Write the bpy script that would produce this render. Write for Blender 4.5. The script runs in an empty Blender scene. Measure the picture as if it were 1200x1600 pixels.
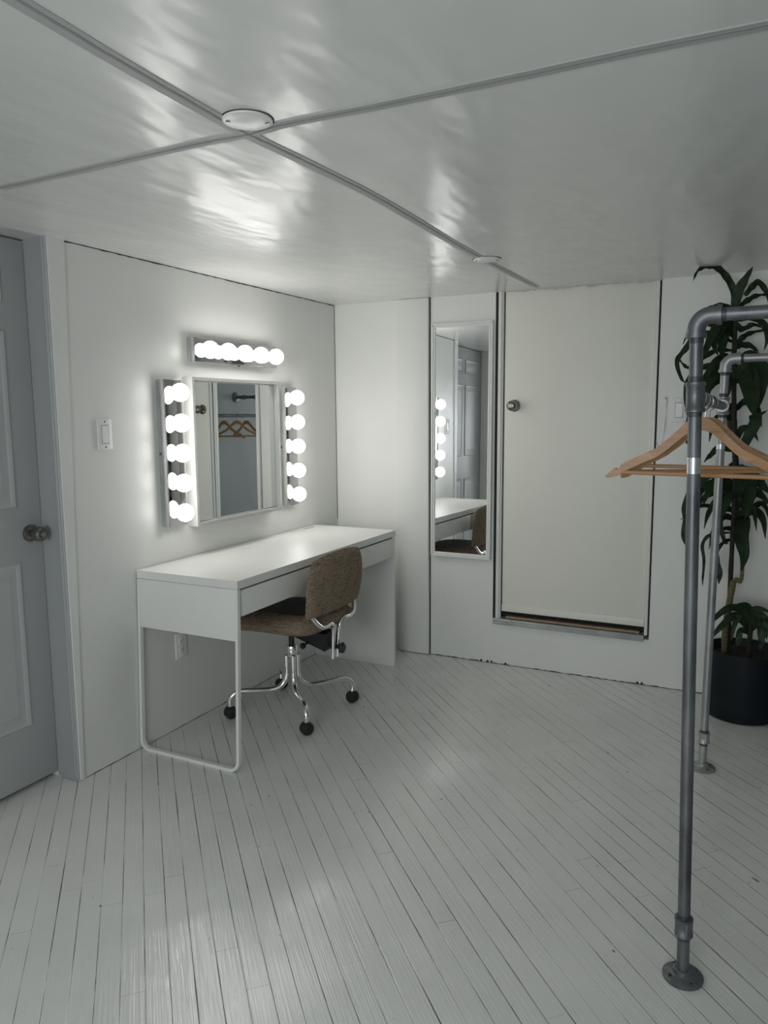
import bpy, bmesh, math, random
from mathutils import Vector, Matrix
random.seed(7)
sc = bpy.context.scene
COL = sc.collection
PI = math.pi

# ---------------------------------------------------------------- camera
CAM = Vector((2.251, -3.8628, 1.3734)); FPX = 1181.93
Fv = Vector((-0.44540, 0.88581, -0.13021)); Rv = Vector((0.89388, 0.44823, -0.00836)); Uv = Vector((-0.05095, 0.12011, 0.99145))
cam = bpy.data.objects.new('camera', bpy.data.cameras.new('camera')); COL.objects.link(cam)
M = Matrix.Identity(4)
for i, v in enumerate((Rv, Uv, -Fv)):
    for j in range(3): M[j][i] = v[j]
M.translation = CAM; cam.matrix_world = M
cam.data.sensor_fit = 'VERTICAL'; cam.data.sensor_height = 32.0; cam.data.lens = FPX / 1600 * 32.0
cam.data.clip_start = 0.02
sc.camera = cam

# ---------------------------------------------------------------- light and exposure
sc.view_settings.view_transform = 'Standard'; sc.view_settings.look = 'None'
sc.view_settings.gamma = 1; sc.view_settings.use_curve_mapping = False
sc.view_settings.exposure = 0.95
BULB = 5.6
w = bpy.data.worlds.new('sky'); sc.world = w; w.use_nodes = True
w.node_tree.nodes['Background'].inputs[0].default_value = (.55, .66, .78, 1)
w.node_tree.nodes['Background'].inputs[1].default_value = .6
def area(name, loc, rot, sx, sy, power, col):
    l = bpy.data.lights.new(name, 'AREA'); l.shape = 'RECTANGLE'; l.size = sx; l.size_y = sy; l.energy = power; l.color = col
    o = bpy.data.objects.new(name, l); COL.objects.link(o); o.location = loc; o.rotation_euler = rot
    return o
# added fill light, set in a made-up window behind the camera
area('added_fill_light', (1.75, -5.93, 1.25), (PI/2, 0, 0), 1.5, 1.0, 18.5, (.94, .97, 1.0))

# ---------------------------------------------------------------- helpers
def at(px, py, ax, v):
    "point of the photo pixel on the plane axis=v"
    d = Fv + Rv * ((px - 600) / FPX) - Uv * ((py - 800) / FPX)
    return CAM + d * ((v - CAM[ax]) / d[ax])

def link(name, bm, mat, parent=None, smooth=40):
    me = bpy.data.meshes.new(name); bmesh.ops.recalc_face_normals(bm, faces=bm.faces[:]) if smooth is not None else None
    bm.to_mesh(me); bm.free()
    if smooth:
        for p in me.polygons: p.use_smooth = True
        me.set_sharp_from_angle(angle=math.radians(smooth))
    o = bpy.data.objects.new(name, me); COL.objects.link(o)
    for m in (mat if isinstance(mat, (list, tuple)) else [mat]): me.materials.append(m)
    if parent: o.parent = parent; o.matrix_parent_inverse = Matrix.Translation(-parent.location) if False else Matrix.Identity(4)
    return o
def thing(name, label, cat, loc=(0, 0, 0), rz=0, group=None):
    o = bpy.data.objects.new(name, None); COL.objects.link(o); o.location = loc; o.rotation_euler = (0, 0, rz)
    o.empty_display_size = .05
    o['label'] = label; o['category'] = cat
    if group: o['group'] = group
    return o
def tag(o, label, cat, group=None):
    o['label'] = label; o['category'] = cat
    if group: o['group'] = group
    return o
def struct(o): o['kind'] = 'structure'; return o

def box(bm, a, b, bev=0, seg=2):
    a = Vector(a); b = Vector(b)
    t = bmesh.new(); bmesh.ops.create_cube(t, size=1)
    c = (a + b) / 2; s = b - a
    for v in t.verts: v.co = Vector((v.co.x * s.x, v.co.y * s.y, v.co.z * s.z)) + c
    if bev: bmesh.ops.bevel(t, geom=t.edges[:] + t.verts[:], offset=bev, segments=seg, profile=.5, affect='EDGES')
    merge(bm, t); return bm
def merge(bm, t, M=None):
    if M is not None: bmesh.ops.transform(t, matrix=M, verts=t.verts[:])
    me = bpy.data.meshes.new('tmp'); t.to_mesh(me); t.free(); bm.from_mesh(me); bpy.data.meshes.remove(me)
def frame_of(d):
    d = d.normalized(); u = Vector((0, 0, 1)) if abs(d.z) < .9 else Vector((1, 0, 0))
    x = u.cross(d).normalized(); return x, d.cross(x)
def catmull(pts, n=8):
    P = [Vector(p) for p in pts]; Q = [P[0] * 2 - P[1]] + P + [P[-1] * 2 - P[-2]]; out = []
    for i in range(1, len(Q) - 2):
        for k in range(n):
            t = k / n; a, b, c, d = Q[i-1], Q[i], Q[i+1], Q[i+2]
            out.append(.5 * ((2*b) + (c-a)*t + (2*a-5*b+4*c-d)*t*t + (3*b-a-3*c+d)*t**3))
    out.append(P[-1]); return out
def tube(bm, pts, r, seg=14, caps=True, flat=1.0):
    pts = [Vector(p) for p in pts]; R = r if isinstance(r, (list, tuple)) else [r] * len(pts)
    rings = []; x = None
    for i, p in enumerate(pts):
        d = (pts[min(i+1, len(pts)-1)] - pts[max(i-1, 0)]).normalized()
        if x is None: x, y = frame_of(d)
        x = (x - d * x.dot(d)).normalized(); y = d.cross(x)
        rings.append([bm.verts.new(p + x * math.cos(2*PI*k/seg) * R[i] + y * math.sin(2*PI*k/seg) * R[i] * flat) for k in range(seg)])
    for a, b in zip(rings, rings[1:]):
        for k in range(seg): bm.faces.new((a[k], a[(k+1) % seg], b[(k+1) % seg], b[k]))
    if caps: bm.faces.new(rings[0][::-1]); bm.faces.new(rings[-1])
    return bm
def lathe(bm, prof, origin, axis=(0, 0, 1), seg=28, closed=True):
    "prof: (radius, height) pairs along the axis"
    o = Vector(origin); d = Vector(axis).normalized(); x, y = frame_of(d); rings = []
    for r, h in prof:
        c = o + d * h
        if r < 1e-6: rings.append([bm.verts.new(c)])
        else: rings.append([bm.verts.new(c + (x * math.cos(2*PI*k/seg) + y * math.sin(2*PI*k/seg)) * r) for k in range(seg)])
    for a, b in zip(rings, rings[1:]):
        if len(a) == 1 and len(b) == 1: continue
        for k in range(seg):
            k2 = (k+1) % seg
            if len(a) == 1: bm.faces.new((a[0], b[k2], b[k]))
            elif len(b) == 1: bm.faces.new((a[k], a[k2], b[0]))
            else: bm.faces.new((a[k], a[k2], b[k2], b[k]))
    if closed:
        for rg, f in ((rings[0], -1), (rings[-1], 1)):
            if len(rg) > 1: bm.faces.new(rg[::f])
    return bm
def sphere_prof(r, n=12, c=0, a0=-90, a1=90):
    return [(r * math.cos(math.radians(a0 + (a1-a0)*i/n)), c + r * math.sin(math.radians(a0 + (a1-a0)*i/n))) for i in range(n+1)]
def prism(bm, poly, d, off):
    "poly: list of 3-D points in a plane, extruded by vector d"
    d = Vector(d); a = [bm.verts.new(Vector(p)) for p in poly]; b = [bm.verts.new(Vector(p) + d) for p in poly]
    bm.faces.new(a); bm.faces.new(b[::-1]); n = len(a)
    for i in range(n): bm.faces.new((a[i], b[i], b[(i+1) % n], a[(i+1) % n]))
    return bm
NB = bmesh.new

# ---------------------------------------------------------------- materials
class NT:
    def __init__(s, name):
        s.m = bpy.data.materials.new(name); s.m.use_nodes = True; s.t = s.m.node_tree; s.b = s.t.nodes['Principled BSDF']
    def n(s, typ, **kw):
        o = s.t.nodes.new(typ)
        for k, v in kw.items():
            if k.startswith('i_'): o.inputs[k[2:].replace('_', ' ')].default_value = v
            else: setattr(o, k, v)
        return o
    def l(s, a, b): s.t.links.new(a, b)
    def math(s, op, a, b=None, c=None):
        o = s.t.nodes.new('ShaderNodeMath'); o.operation = op
        for i, v in enumerate((a, b, c)):
            if v is None: continue
            if hasattr(v, 'is_linked') or hasattr(v, 'links'): s.l(v, o.inputs[i])
            else: o.inputs[i].default_value = v
        return o.outputs[0]
    def mix(s, f, a, b):
        o = s.t.nodes.new('ShaderNodeMix'); o.data_type = 'RGBA'
        for k, v in ((0, f), (6, a), (7, b)):
            if isinstance(v, (tuple, float, int)): o.inputs[k].default_value = v
            else: s.l(v, o.inputs[k])
        return o.outputs[2]
    def ramp(s, f, lo, hi, a=0., b=1.):
        o = s.t.nodes.new('ShaderNodeMapRange'); s.l(f, o.inputs[0])
        for k, v in zip((1, 2, 3, 4), (lo, hi, a, b)): o.inputs[k].default_value = v
        return o.outputs[0]
    def noise(s, scale, vec=None, detail=3, rough=.5, dist=0):
        o = s.n('ShaderNodeTexNoise'); o.inputs['Scale'].default_value = scale; o.inputs['Detail'].default_value = detail
        o.inputs['Roughness'].default_value = rough; o.inputs['Distortion'].default_value = dist
        if vec is not None: s.l(vec, o.inputs['Vector'])
        return o.outputs[0]
    def pos(s): return s.n('ShaderNodeNewGeometry').outputs['Position']
    def obj(s): return s.n('ShaderNodeTexCoord').outputs['Object']
    def scaled(s, vec, sc_, rot=(0, 0, 0)):
        o = s.n('ShaderNodeMapping'); o.inputs['Scale'].default_value = sc_; o.inputs['Rotation'].default_value = rot; s.l(vec, o.inputs[0]); return o.outputs[0]
    def bump(s, h, strength, dist, prev=None):
        o = s.n('ShaderNodeBump'); o.inputs['Strength'].default_value = strength; o.inputs['Distance'].default_value = dist; s.l(h, o.inputs['Height'])
        if prev is not None: s.l(prev, o.inputs['Normal'])
        return o.outputs[0]
def c4(c): return (c[0], c[1], c[2], 1)
def simple(name, col, rough=.5, metal=0, var=.06, scale=20, bump=0, coat=0, spec=None):
    g = NT(name); p = g.obj(); nz = g.noise(scale, p)
    k = g.ramp(nz, .3, .7)
    g.l(g.mix(k, c4([c*(1-var) for c in col]), c4([min(1, c*(1+var)) for c in col])), g.b.inputs['Base Color'])
    g.b.inputs['Roughness'].default_value = rough; g.b.inputs['Metallic'].default_value = metal
    if coat: g.b.inputs['Coat Weight'].default_value = coat
    if spec is not None: g.b.inputs['Specular IOR Level'].default_value = spec
    if bump: g.l(g.bump(nz, 1, bump), g.b.inputs['Normal'])
    return g.m
def paint(name, col, rough, wav, fine, seed=0, streak=(1, 1, 1), specks=.35):
    "painted board: slow waviness, roller grain, smudges and small nicks"
    g = NT(name); p = g.pos()
    big = g.noise(2.6, g.scaled(p, streak), 3, .5); sm = g.noise(6, p, 2, .5)
    base = g.mix(g.ramp(sm, .2, .8), c4([c*.97 for c in col]), c4(col))
    sp = g.noise(55, p, 2, .5); mask = g.ramp(sp, .80, .82)
    base = g.mix(g.math('MULTIPLY', mask, specks), base, (.12, .12, .11, 1))
    if specks: g.l(base, g.b.inputs['Base Color']); g.l(g.ramp(sm, .2, .8, rough*.9, rough*1.12), g.b.inputs['Roughness'])
    else: g.b.inputs['Base Color'].default_value = c4(col); g.b.inputs['Roughness'].default_value = rough
    n1 = g.bump(big, 1, wav); n2 = g.bump(g.noise(45, p, 1), 1, fine, n1) if fine else n1
    g.l(n2, g.b.inputs['Normal']); return g.m

m_wall = paint('white wall paint', (.80, .805, .775), .36, .008, .0001)
m_wallB = paint('off white wall paint', (.83, .84, .80), .42, .008, .00025)
m_wallR = paint('grey blue wall paint', (.40, .44, .455), .42, .008, .00025)  # even, darker grey blue over the whole right wall
m_slab = paint('cream slab paint', (.86, .855, .775), .42, .006, .0002)
m_ceil = paint('glossy ceiling paint', (.74, .75, .73), .26, .016, 0, specks=0, streak=(1.6, .7, 1))
m_seam = paint('grey sanded seam tape', (.45, .46, .455), .55, .003, .001, streak=(1, 1, 1))
m_seamd = simple('dark seam line', (.32, .32, .32), .8)
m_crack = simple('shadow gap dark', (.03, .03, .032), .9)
m_door = paint('grey white door paint', (.48, .495, .50), .45, .004, .0003)
m_casing = paint('cool casing paint', (.36, .375, .38), .42, .003, .0003)
m_lam = simple('white laminate', (.82, .825, .79), .42, var=.01)
m_lamf = simple('white painted steel', (.82, .83, .80), .35, var=.01)
m_plastic = simple('white plastic', (.88, .88, .86), .3, var=.01)
m_dark = simple('dark slot', (.03, .03, .03), .6)
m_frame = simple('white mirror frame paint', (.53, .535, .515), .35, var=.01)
m_trim = simple('white trim paint', (.82, .825, .80), .35, var=.01)
m_alu = simple('greyed aluminium', (.50, .52, .53), .38, .6, .12, 14)
m_chrome = simple('chrome', (.80, .80, .80), .07, 1, .02)
m_plate = simple('mirror finish plate', (.55, .55, .55), .05, 1, .02)
m_chromeb = simple('brushed chrome end', (.62, .62, .62), .22, 1, .03)
m_mirror = simple('mirror glass', (.86, .875, .87), .0, 1, 0)
m_nickel = simple('tarnished nickel', (.23, .22, .20), .25, 1, .15, 40)
m_black = simple('black plastic', (.012, .012, .013), .45)
m_pot = simple('blue black pot plastic', (.007, .011, .015), .5, var=.1, spec=.25)
m_soil = simple('potting soil', (.02, .016, .012), .95, var=.5, scale=120, bump=.01)
m_galvd = simple('thread grey', (.09, .09, .095), .5, .7, .2, 60)
m_cane = None

def galv(nm, c0, c1):
    g = NT(nm); p = g.obj(); n = g.noise(14, g.scaled(p, (1, 1, .35)), 6, .65); s = g.noise(90, p, 3)
    g.l(g.mix(g.ramp(n, .3, .72), c0, c1), g.b.inputs['Base Color'])
    g.b.inputs['Metallic'].default_value = .75; g.l(g.ramp(n, .3, .7, .34, .55), g.b.inputs['Roughness'])
    g.l(g.bump(s, .4, .0006), g.b.inputs['Normal']); return g.m
m_galv = galv('galvanised steel', (.10, .106, .113, 1), (.25, .262, .278, 1)); m_galv_lit = galv('lit galvanised steel', (.26, .27, .27, 1), (.50, .51, .51, 1))  # one steel; darker colour paints in the dark room's reflection, rear copy paler
m_band = simple('bright bare zinc', (.62, .64, .66), .28, .9, .08, 30)

def floor_mat():
    g = NT('white painted strip floor'); p = g.pos(); W = .0578
    q = g.scaled(p, (1, 1, 1), (0, 0, math.radians(45.4)))        # x: across-board axis rotated
    sx = g.n('ShaderNodeSeparateXYZ'); g.l(q, sx.inputs[0]); u, s = sx.outputs[0], sx.outputs[1]
    sn = g.math('DIVIDE', s, W); row = g.math('FLOOR', sn); fs = g.math('FRACT', sn)
    wn = g.n('ShaderNodeTexWhiteNoise', noise_dimensions='1D'); g.l(row, wn.inputs['W'])
    un = g.math('ADD', g.math('DIVIDE', u, .85), g.math('MULTIPLY', wn.outputs[0], 13.7))
    colm = g.math('FLOOR', un); fu = g.math('FRACT', un)
    wn2 = g.n('ShaderNodeTexWhiteNoise', noise_dimensions='2D'); cb = g.n('ShaderNodeCombineXYZ'); g.l(row, cb.inputs[0]); g.l(colm, cb.inputs[1]); g.l(cb.outputs[0], wn2.inputs['Vector'])
    ds = g.math('MULTIPLY', g.math('SUBTRACT', .5, g.math('ABSOLUTE', g.math('SUBTRACT', fs, .5))), W)
    du = g.math('MULTIPLY', g.math('SUBTRACT', .5, g.math('ABSOLUTE', g.math('SUBTRACT', fu, .5))), .85)
    cv = g.n('ShaderNodeCombineXYZ'); g.l(g.math('MULTIPLY', u, 2.6), cv.inputs[0]); g.l(g.math('MULTIPLY', g.math('ROUND', sn), 3.1), cv.inputs[1])
    gn = g.noise(1.0, cv.outputs[0], 4, .6)
    gw = g.ramp(gn, .40, .68, .00005, .0017)                      # the gap opens and closes along a seam
    gs = g.math('LESS_THAN', ds, gw)
    gn2 = g.ramp(wn2.outputs[0], .2, 1, -.0002, .0009)
    ge = g.math('LESS_THAN', du, gn2)
    gap = g.math('MAXIMUM', gs, ge)
    # grain and brushed paint ridges along the boards
    gr = g.n('ShaderNodeCombineXYZ'); g.l(g.math('MULTIPLY', u, 3.0), gr.inputs[0]); g.l(g.math('MULTIPLY', s, 190), gr.inputs[1]); g.l(g.math('MULTIPLY', row, 1.7), gr.inputs[2])
    grain = g.noise(1.0, gr.outputs[0], 3, .55, .3)
    mott = g.noise(5, p, 3, .55); fine = g.noise(260, p, 2)
    base = g.mix(g.ramp(mott, .25, .8), (.73, .735, .705, 1), (.81, .815, .785, 1))
    base = g.mix(g.math('MULTIPLY', wn2.outputs[0], .16), base, (.64, .65, .63, 1))
    chip = g.ramp(g.noise(34, g.scaled(q, (.55, 1.4, 1)), 1, .5), .77, .79)
    base = g.mix(g.math('MULTIPLY', chip, .8), base, (.10, .10, .09, 1))
    base = g.mix(g.math('MULTIPLY', gap, .93), base, (.035, .035, .032, 1))
    g.l(base, g.b.inputs['Base Color'])
    g.l(g.ramp(mott, .2, .8, .12, .20), g.b.inputs['Roughness'])
    edge = g.ramp(ds, 0, .0022, -1, 0)
    n1 = g.bump(edge, .8, .0008); n2 = g.bump(grain, 1, .0010, n1); n3 = n2; g.b.inputs['Specular IOR Level'].default_value = .8
    n4 = g.bump(g.noise(3.0, p, 2), 1, .004, n3)
    g.l(n4, g.b.inputs['Normal']); return g.m
m_floor = floor_mat()

def wood(name, col, dcol, axis=0):
    g = NT(name); p = g.obj(); sc_ = [60, 60, 60]; sc_[axis] = 4
    n = g.noise(1, g.scaled(p, tuple(sc_)), 4, .6, 1.2)
    g.l(g.mix(g.ramp(n, .35, .68), c4(col), c4(dcol)), g.b.inputs['Base Color']); g.b.inputs['Roughness'].default_value = .42; return g.m
m_wood = wood('varnished beech', (.50, .285, .14), (.36, .19, .085))
m_woodr = wood('raw lath wood', (.42, .30, .20), (.30, .21, .14))

def tweed():
    g = NT('brown woven tweed'); p = g.obj()
    a = g.noise(1, g.scaled(p, (260, 120, 420)), 2); b = g.noise(1, g.scaled(p, (20, 26, 300)), 3, .6); c = g.noise(1, g.scaled(p, (300, 300, 330)), 1)
    col = g.mix(g.ramp(a, .35, .65), (.16, .115, .078, 1), (.38, .30, .22, 1))
    col = g.mix(g.ramp(b, .52, .68, 0, .8), col, (.055, .03, .024, 1))
    col = g.mix(g.ramp(c, .58, .72, 0, .6), col, (.42, .37, .29, 1))
    g.l(col, g.b.inputs['Base Color']); g.b.inputs['Roughness'].default_value = .95; g.b.inputs['Specular IOR Level'].default_value = .15
    g.l(g.bump(a, 1, .0012), g.b.inputs['Normal']); return g.m
m_tweed = tweed()
def leaf_m():
    g = NT('dark green leaf'); p = g.obj(); n = g.noise(7, p, 3); v = g.noise(90, p, 2)
    col = g.mix(g.ramp(n, .3, .7), (.005, .014, .006, 1), (.017, .040, .012, 1))
    g.l(col, g.b.inputs['Base Color']); g.b.inputs['Roughness'].default_value = .48; g.b.inputs['Specular IOR Level'].default_value = .28
    g.l(g.bump(v, .5, .001), g.b.inputs['Normal']); return g.m
m_leaf = leaf_m()
def cane_m(name, a, b):
    g = NT(name); p = g.obj(); sx = g.n('ShaderNodeSeparateXYZ'); g.l(p, sx.inputs[0])
    z = g.math('ADD', g.math('MULTIPLY', sx.outputs[2], 55), g.noise(6, p)); f = g.math('FRACT', z)
    col = g.mix(g.ramp(f, .0, .18, 1, 0), c4(a), c4(b)); g.l(col, g.b.inputs['Base Color']); g.b.inputs['Roughness'].default_value = .8
    g.l(g.bump(f, 1, .002), g.b.inputs['Normal']); return g.m
m_cane = cane_m('tan ringed cane', (.15, .13, .06), (.06, .045, .025)); m_caned = cane_m('dark ringed cane', (.022, .02, .016), (.06, .05, .04))
m_cut = simple('cut cane end', (.45, .36, .2), .7)
g = NT('glowing opal bulb'); g.b.inputs['Base Color'].default_value = (.9, .9, .9, 1); g.b.inputs['Emission Color'].default_value = (1, .985, .955, 1)
g.b.inputs['Emission Strength'].default_value = BULB; g.b.inputs['Roughness'].default_value = .2; m_bulb = g.m

# ================================================================ THE ROOM
H = 1.986
b = NB(); box(b, (-.3, -6.2, -.1), (4.2, .3, 0)); struct(link('floor', b, m_floor, smooth=0))
b = NB(); box(b, (-.3, -6.2, H), (4.2, .3, H + .1)); struct(link('ceiling', b, m_ceil, smooth=0))
# left wall (x=0): right of the door, plus over the doorway behind
YD0, YD1 = -2.87, -1.965                                      # door opening
b = NB(); box(b, (-.16, YD1, 0), (0, 0, H - .003)); struct(link('wall_left', b, m_wall, smooth=0))
b = NB(); box(b, (-.16, -6.12, 0), (0, YD0, H)); struct(link('wall_left_rear', b, m_wall, smooth=0)).name = 'wall_left.001'
# back wall (y=0) with the raised doorway cut into it
XO0, XO1, ZO = .968, 1.782, .236
b = NB()
box(b, (0, .0, 0), (.597, .12, H)); box(b, (.601, 0, 0), (XO0, .12, H))
box(b, (XO0, 0, 0), (XO1, .12, ZO)); box(b, (XO1, 0, 0), (2.40, .12, H))
struct(link('wall_back', b, m_wallB, smooth=0))
b = NB(); box(b, (.407, -.022, .004), (.595, 0, H - .001), .002); struct(link('trim_1', b, m_wallB, smooth=30))
b = NB(); box(b, (2.385, -2.65, 0), (2.50, .12, H)); struct(link('wall_right', b, m_wallR, smooth=0))
b = NB(); box(b, (2.50, -2.65, 0), (4.05, -2.53, H)); box(b, (3.93, -6.12, 0), (4.05, -2.65, H)); struct(link('wall_right.001', b, m_wallB, smooth=0))
WX0, WX1, WZ0, WZ1 = .95, 2.55, .72, 1.78                       # unseen window, added to carry the fill light
b = NB(); y0, y1 = -6.12, -6.0
box(b, (0, y0, 0), (WX0, y1, H)); box(b, (WX1, y0, 0), (3.93, y1, H)); box(b, (WX0, y0, 0), (WX1, y1, WZ0)); box(b, (WX0, y0, WZ1), (WX1, y1, H))
struct(link('wall_front', b, m_wallB, smooth=0))
wn = struct(bpy.data.objects.new('added_window_1', None)); COL.objects.link(wn)
b = NB()
for a0, a1 in (((WX0, WZ0), (WX1, WZ0+.05)), ((WX0, WZ1-.05), (WX1, WZ1)), ((WX0, WZ0), (WX0+.05, WZ1)), ((WX1-.05, WZ0), (WX1, WZ1)), ((1.73, WZ0), (1.77, WZ1))):
    box(b, (a0[0], -6.09, a0[1]), (a1[0], -6.04, a1[1]), .004)
link('added_window_frame', b, m_lamf, wn)

# ceiling seams: sanded grey strips with a thin dark line
def strip(name, pts, wd, z, mat, off=0, th=.0015, jit=0, parent=None):
    b = NB(); P = [Vector((p.x, p.y, z)) for p in catmull(pts, 10)]; L = []; Rr = []
    for i, p in enumerate(P):
        d = (P[min(i+1, len(P)-1)] - P[max(i-1, 0)]).normalized(); n = Vector((-d.y, d.x, 0))
        j = random.uniform(-jit, jit)
        L.append(p + n * (off + wd/2 + j)); Rr.append(p + n * (off - wd/2 + j))
    va = [[b.verts.new(q + Vector((0, 0, dz))) for q in S] for S in (L, Rr) for dz in (0, -th)]
    for i in range(len(P) - 1):
        for A, B in ((0, 1), (1, 3), (3, 2), (2, 0)): b.faces.new((va[A][i], va[A][i+1], va[B][i+1], va[B][i]))
    for k in (0, -1): b.faces.new([va[0][k], va[1][k], va[3][k], va[2][k]])
    return link(name, b, mat, parent, smooth=0)
S2 = [at(x, y, 2, H) for x, y in ((-150, -105), (60, 20), (200, 104), (345, 187), (388, 210), (500, 264), (600, 315), (740, 397), (838, 448))]
S1 = [at(x, y, 2, H) for x, y in ((0, 293), (100, 271), (300, 226), (388, 209), (450, 192), (600, 163), (800, 121), (1000, 78), (1230, 32))]
s = struct(strip('trim_2', S2, .040, H, m_seam)); struct(strip('seam_line', S2, .007, H - .0015, m_seamd, -.004, .0008, .0012, s))
s = struct(strip('trim_3', S1, .034, H, m_seam, 0, .0022)); struct(strip('seam_line', S1, .005, H - .0022, m_seamd, -.003, .0008, .0012, s))
# ragged shadow line where the left wall meets the ceiling
def ragged(name, A, B, axis_w, wmin, wmax, n, mat, out):
    b = NB(); A = Vector(A); B = Vector(B); prev = None; random.seed(len(name) + n)
    for i in range(n + 1):
        p = A.lerp(B, i / n); h = random.uniform(wmin, wmax); q = p + Vector(axis_w) * h; o = Vector(out)
        cur = [b.verts.new(v) for v in (p, q, q + o, p + o)]
        if prev:
            for k in range(4): b.faces.new((prev[k], cur[k], cur[(k+1) % 4], prev[(k+1) % 4]))
        else: b.faces.new(cur)
        prev = cur
    b.faces.new(prev[::-1]); return struct(link(name, b, mat, smooth=0))
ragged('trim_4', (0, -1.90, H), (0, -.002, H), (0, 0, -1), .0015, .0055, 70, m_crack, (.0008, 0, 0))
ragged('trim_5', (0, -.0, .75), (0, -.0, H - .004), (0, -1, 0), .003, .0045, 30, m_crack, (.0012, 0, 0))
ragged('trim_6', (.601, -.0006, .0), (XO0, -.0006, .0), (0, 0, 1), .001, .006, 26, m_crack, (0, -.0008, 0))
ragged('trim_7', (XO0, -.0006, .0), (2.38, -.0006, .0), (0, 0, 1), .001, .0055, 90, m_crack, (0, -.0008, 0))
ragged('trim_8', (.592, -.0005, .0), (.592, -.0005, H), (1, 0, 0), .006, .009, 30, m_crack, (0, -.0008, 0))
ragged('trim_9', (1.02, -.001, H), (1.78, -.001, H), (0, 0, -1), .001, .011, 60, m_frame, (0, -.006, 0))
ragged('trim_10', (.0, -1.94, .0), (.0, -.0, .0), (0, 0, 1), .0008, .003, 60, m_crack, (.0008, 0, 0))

# left door in its opening
d1 = struct(bpy.data.objects.new('door_1', None)); COL.objects.link(d1)
XF = -.112
b = NB(); z0 = .022
box(b, (XF - .036, YD0 + .004, z0), (XF, YD1 - .003, H - .006), .001)
leaf = link('door_leaf', b, m_door, d1, 30)
ym = (YD0 + YD1) / 2
def panel(ya, yb, za, zb):
    b = NB()
    def ring(i, dx): return [b.verts.new((XF + dx, y, z)) for y, z in ((ya+i, za+i), (yb-i, za+i), (yb-i, zb-i), (ya+i, zb-i))]
    seq = [ring(0, .0005), ring(.006, .006), ring(.014, .0045), ring(.022, .0008), ring(.040, .0008), ring(.052, .005), ring(.056, .005)]
    for A, B in zip(seq, seq[1:]):
        for k in range(4): b.faces.new((A[k], A[(k+1) % 4], B[(k+1) % 4], B[k]))
    b.faces.new(seq[-1]); return link('door_panel', b, m_door, d1, 20)
pe = at(26, 794, 0, XF).y; pe2 = at(30, 879, 0, XF)
zA = at(26, 794, 0, XF).z; zB = at(30, 879, 0, XF).z; zC = at(50, 1133, 0, XF).z; zT = at(3, 515, 0, XF).z
yr = pe
for ya, yb in ((ym + .03, yr), (YD0 + (YD1 - yr), ym - .03)):
    panel(ya, yb, zA, zT); panel(ya, yb, zC, zB); panel(ya, yb, zT + .09, H - .10)
def knob(parent, o, axis, r=.027, mat=m_nickel, rr=.031):
    b = NB(); lathe(b, [(rr, 0), (rr, .004), (rr*.92, .009), (rr*.6, .013), (.0135, .015), (.0115, .03), (.014, .034)], o, axis); ro = link('knob_rosette', b, mat, parent, 35)
    b = NB(); lathe(b, [(.014, .034), (r*.75, .036), (r*.98, .043), (r, .052), (r*.93, .062), (r*.7, .068), (r*.5, .0695), (0, .0695)], o, axis); kb = link('door_knob', b, mat, parent, 35)
    b = NB(); lathe(b, [(r*.33, .0695), (r*.33, .0715), (0, .0715)], o, axis); link('key_cylinder', b, m_chromeb, kb, 35)
kp = at(47, 833, 0, XF); knob(d1, (XF, kp.y, kp.z), (1, 0, 0))
# casing beside the door: profiled board and the tapering filler strip
prof = [(0, .0), (-.006, .004), (-.012, .004), (-.016, .008), (-.030, .006), (-.060, .0075), (-.085, .0075), (-.088, .003), (-.111, .003), (-.111, -.02), (0, -.02)]
b = NB(); va = [b.verts.new((x, YD1 - h, .003)) for x, h in prof]; vb = [b.verts.new((x, YD1 - h, H)) for x, h in prof]; n = len(prof)
for i in range(n): b.faces.new((va[i], va[(i+1) % n], vb[(i+1) % n], vb[i]))
b.faces.new(va); b.faces.new(vb[::-1]); struct(link('trim_11', b, m_casing, smooth=25))
b = NB(); prism(b, [(0.0, -1.964, .006), (0.0, -1.949, .006), (0.0, -1.892, H), (0.0, -1.964, H)], (.007, 0, 0), 0); struct(link('trim_12', b, m_wall, smooth=0))
b = NB(); box(b, (XF + .001, YD0, 0), (0.006, YD0 + .006, H)); struct(link('trim_13', b, m_wall, smooth=0))
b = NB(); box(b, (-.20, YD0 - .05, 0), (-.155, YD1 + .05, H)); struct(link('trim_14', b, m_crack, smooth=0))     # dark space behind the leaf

# raised blocked doorway in the back wall
d2 = struct(bpy.data.objects.new('door_2', None)); COL.objects.link(d2)
b = NB(); box(b, (XO0 - .02, .055, ZO - .02), (XO1 + .02, .065, H)); box(b, (XO0 + .0005, .008, ZO + .02), (.984, .056, H)); link('dark_void', b, m_crack, d2, 0)
b = NB(); box(b, (1.018, .008, .318), (1.757, .045, H - .001), .002); link('door_slab', b, m_slab, d2, 30)
b = NB(); box(b, (.984, -.004, .258), (1.002, .03, H), .002); box(b, (1.002, .004, .258), (1.010, .03, H), .001); link('door_jamb', b, m_trim, d2, 30)
b = NB(); box(b, (1.759, -.006, .258), (1.774, .03, H), .002); link('door_jamb', b, m_trim, d2, 30)
b = NB(); box(b, (1.018, .0, .300), (1.757, .010, .338), .002); link('door_sweep', b, m_slab, d2, 30)
b = NB()
prism(b, [(.974, 0, ZO - .006), (.974, -.022, ZO - .006), (.974, -.024, ZO + .002), (.974, -.016, ZO + .008), (.974, -.018, ZO + .016), (.974, -.012, ZO + .022), (.974, .04, ZO + .024), (.974, .04, ZO - .006)], (.785, 0, 0), 0)
link('door_sill', b, m_alu, d2, 25)
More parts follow.
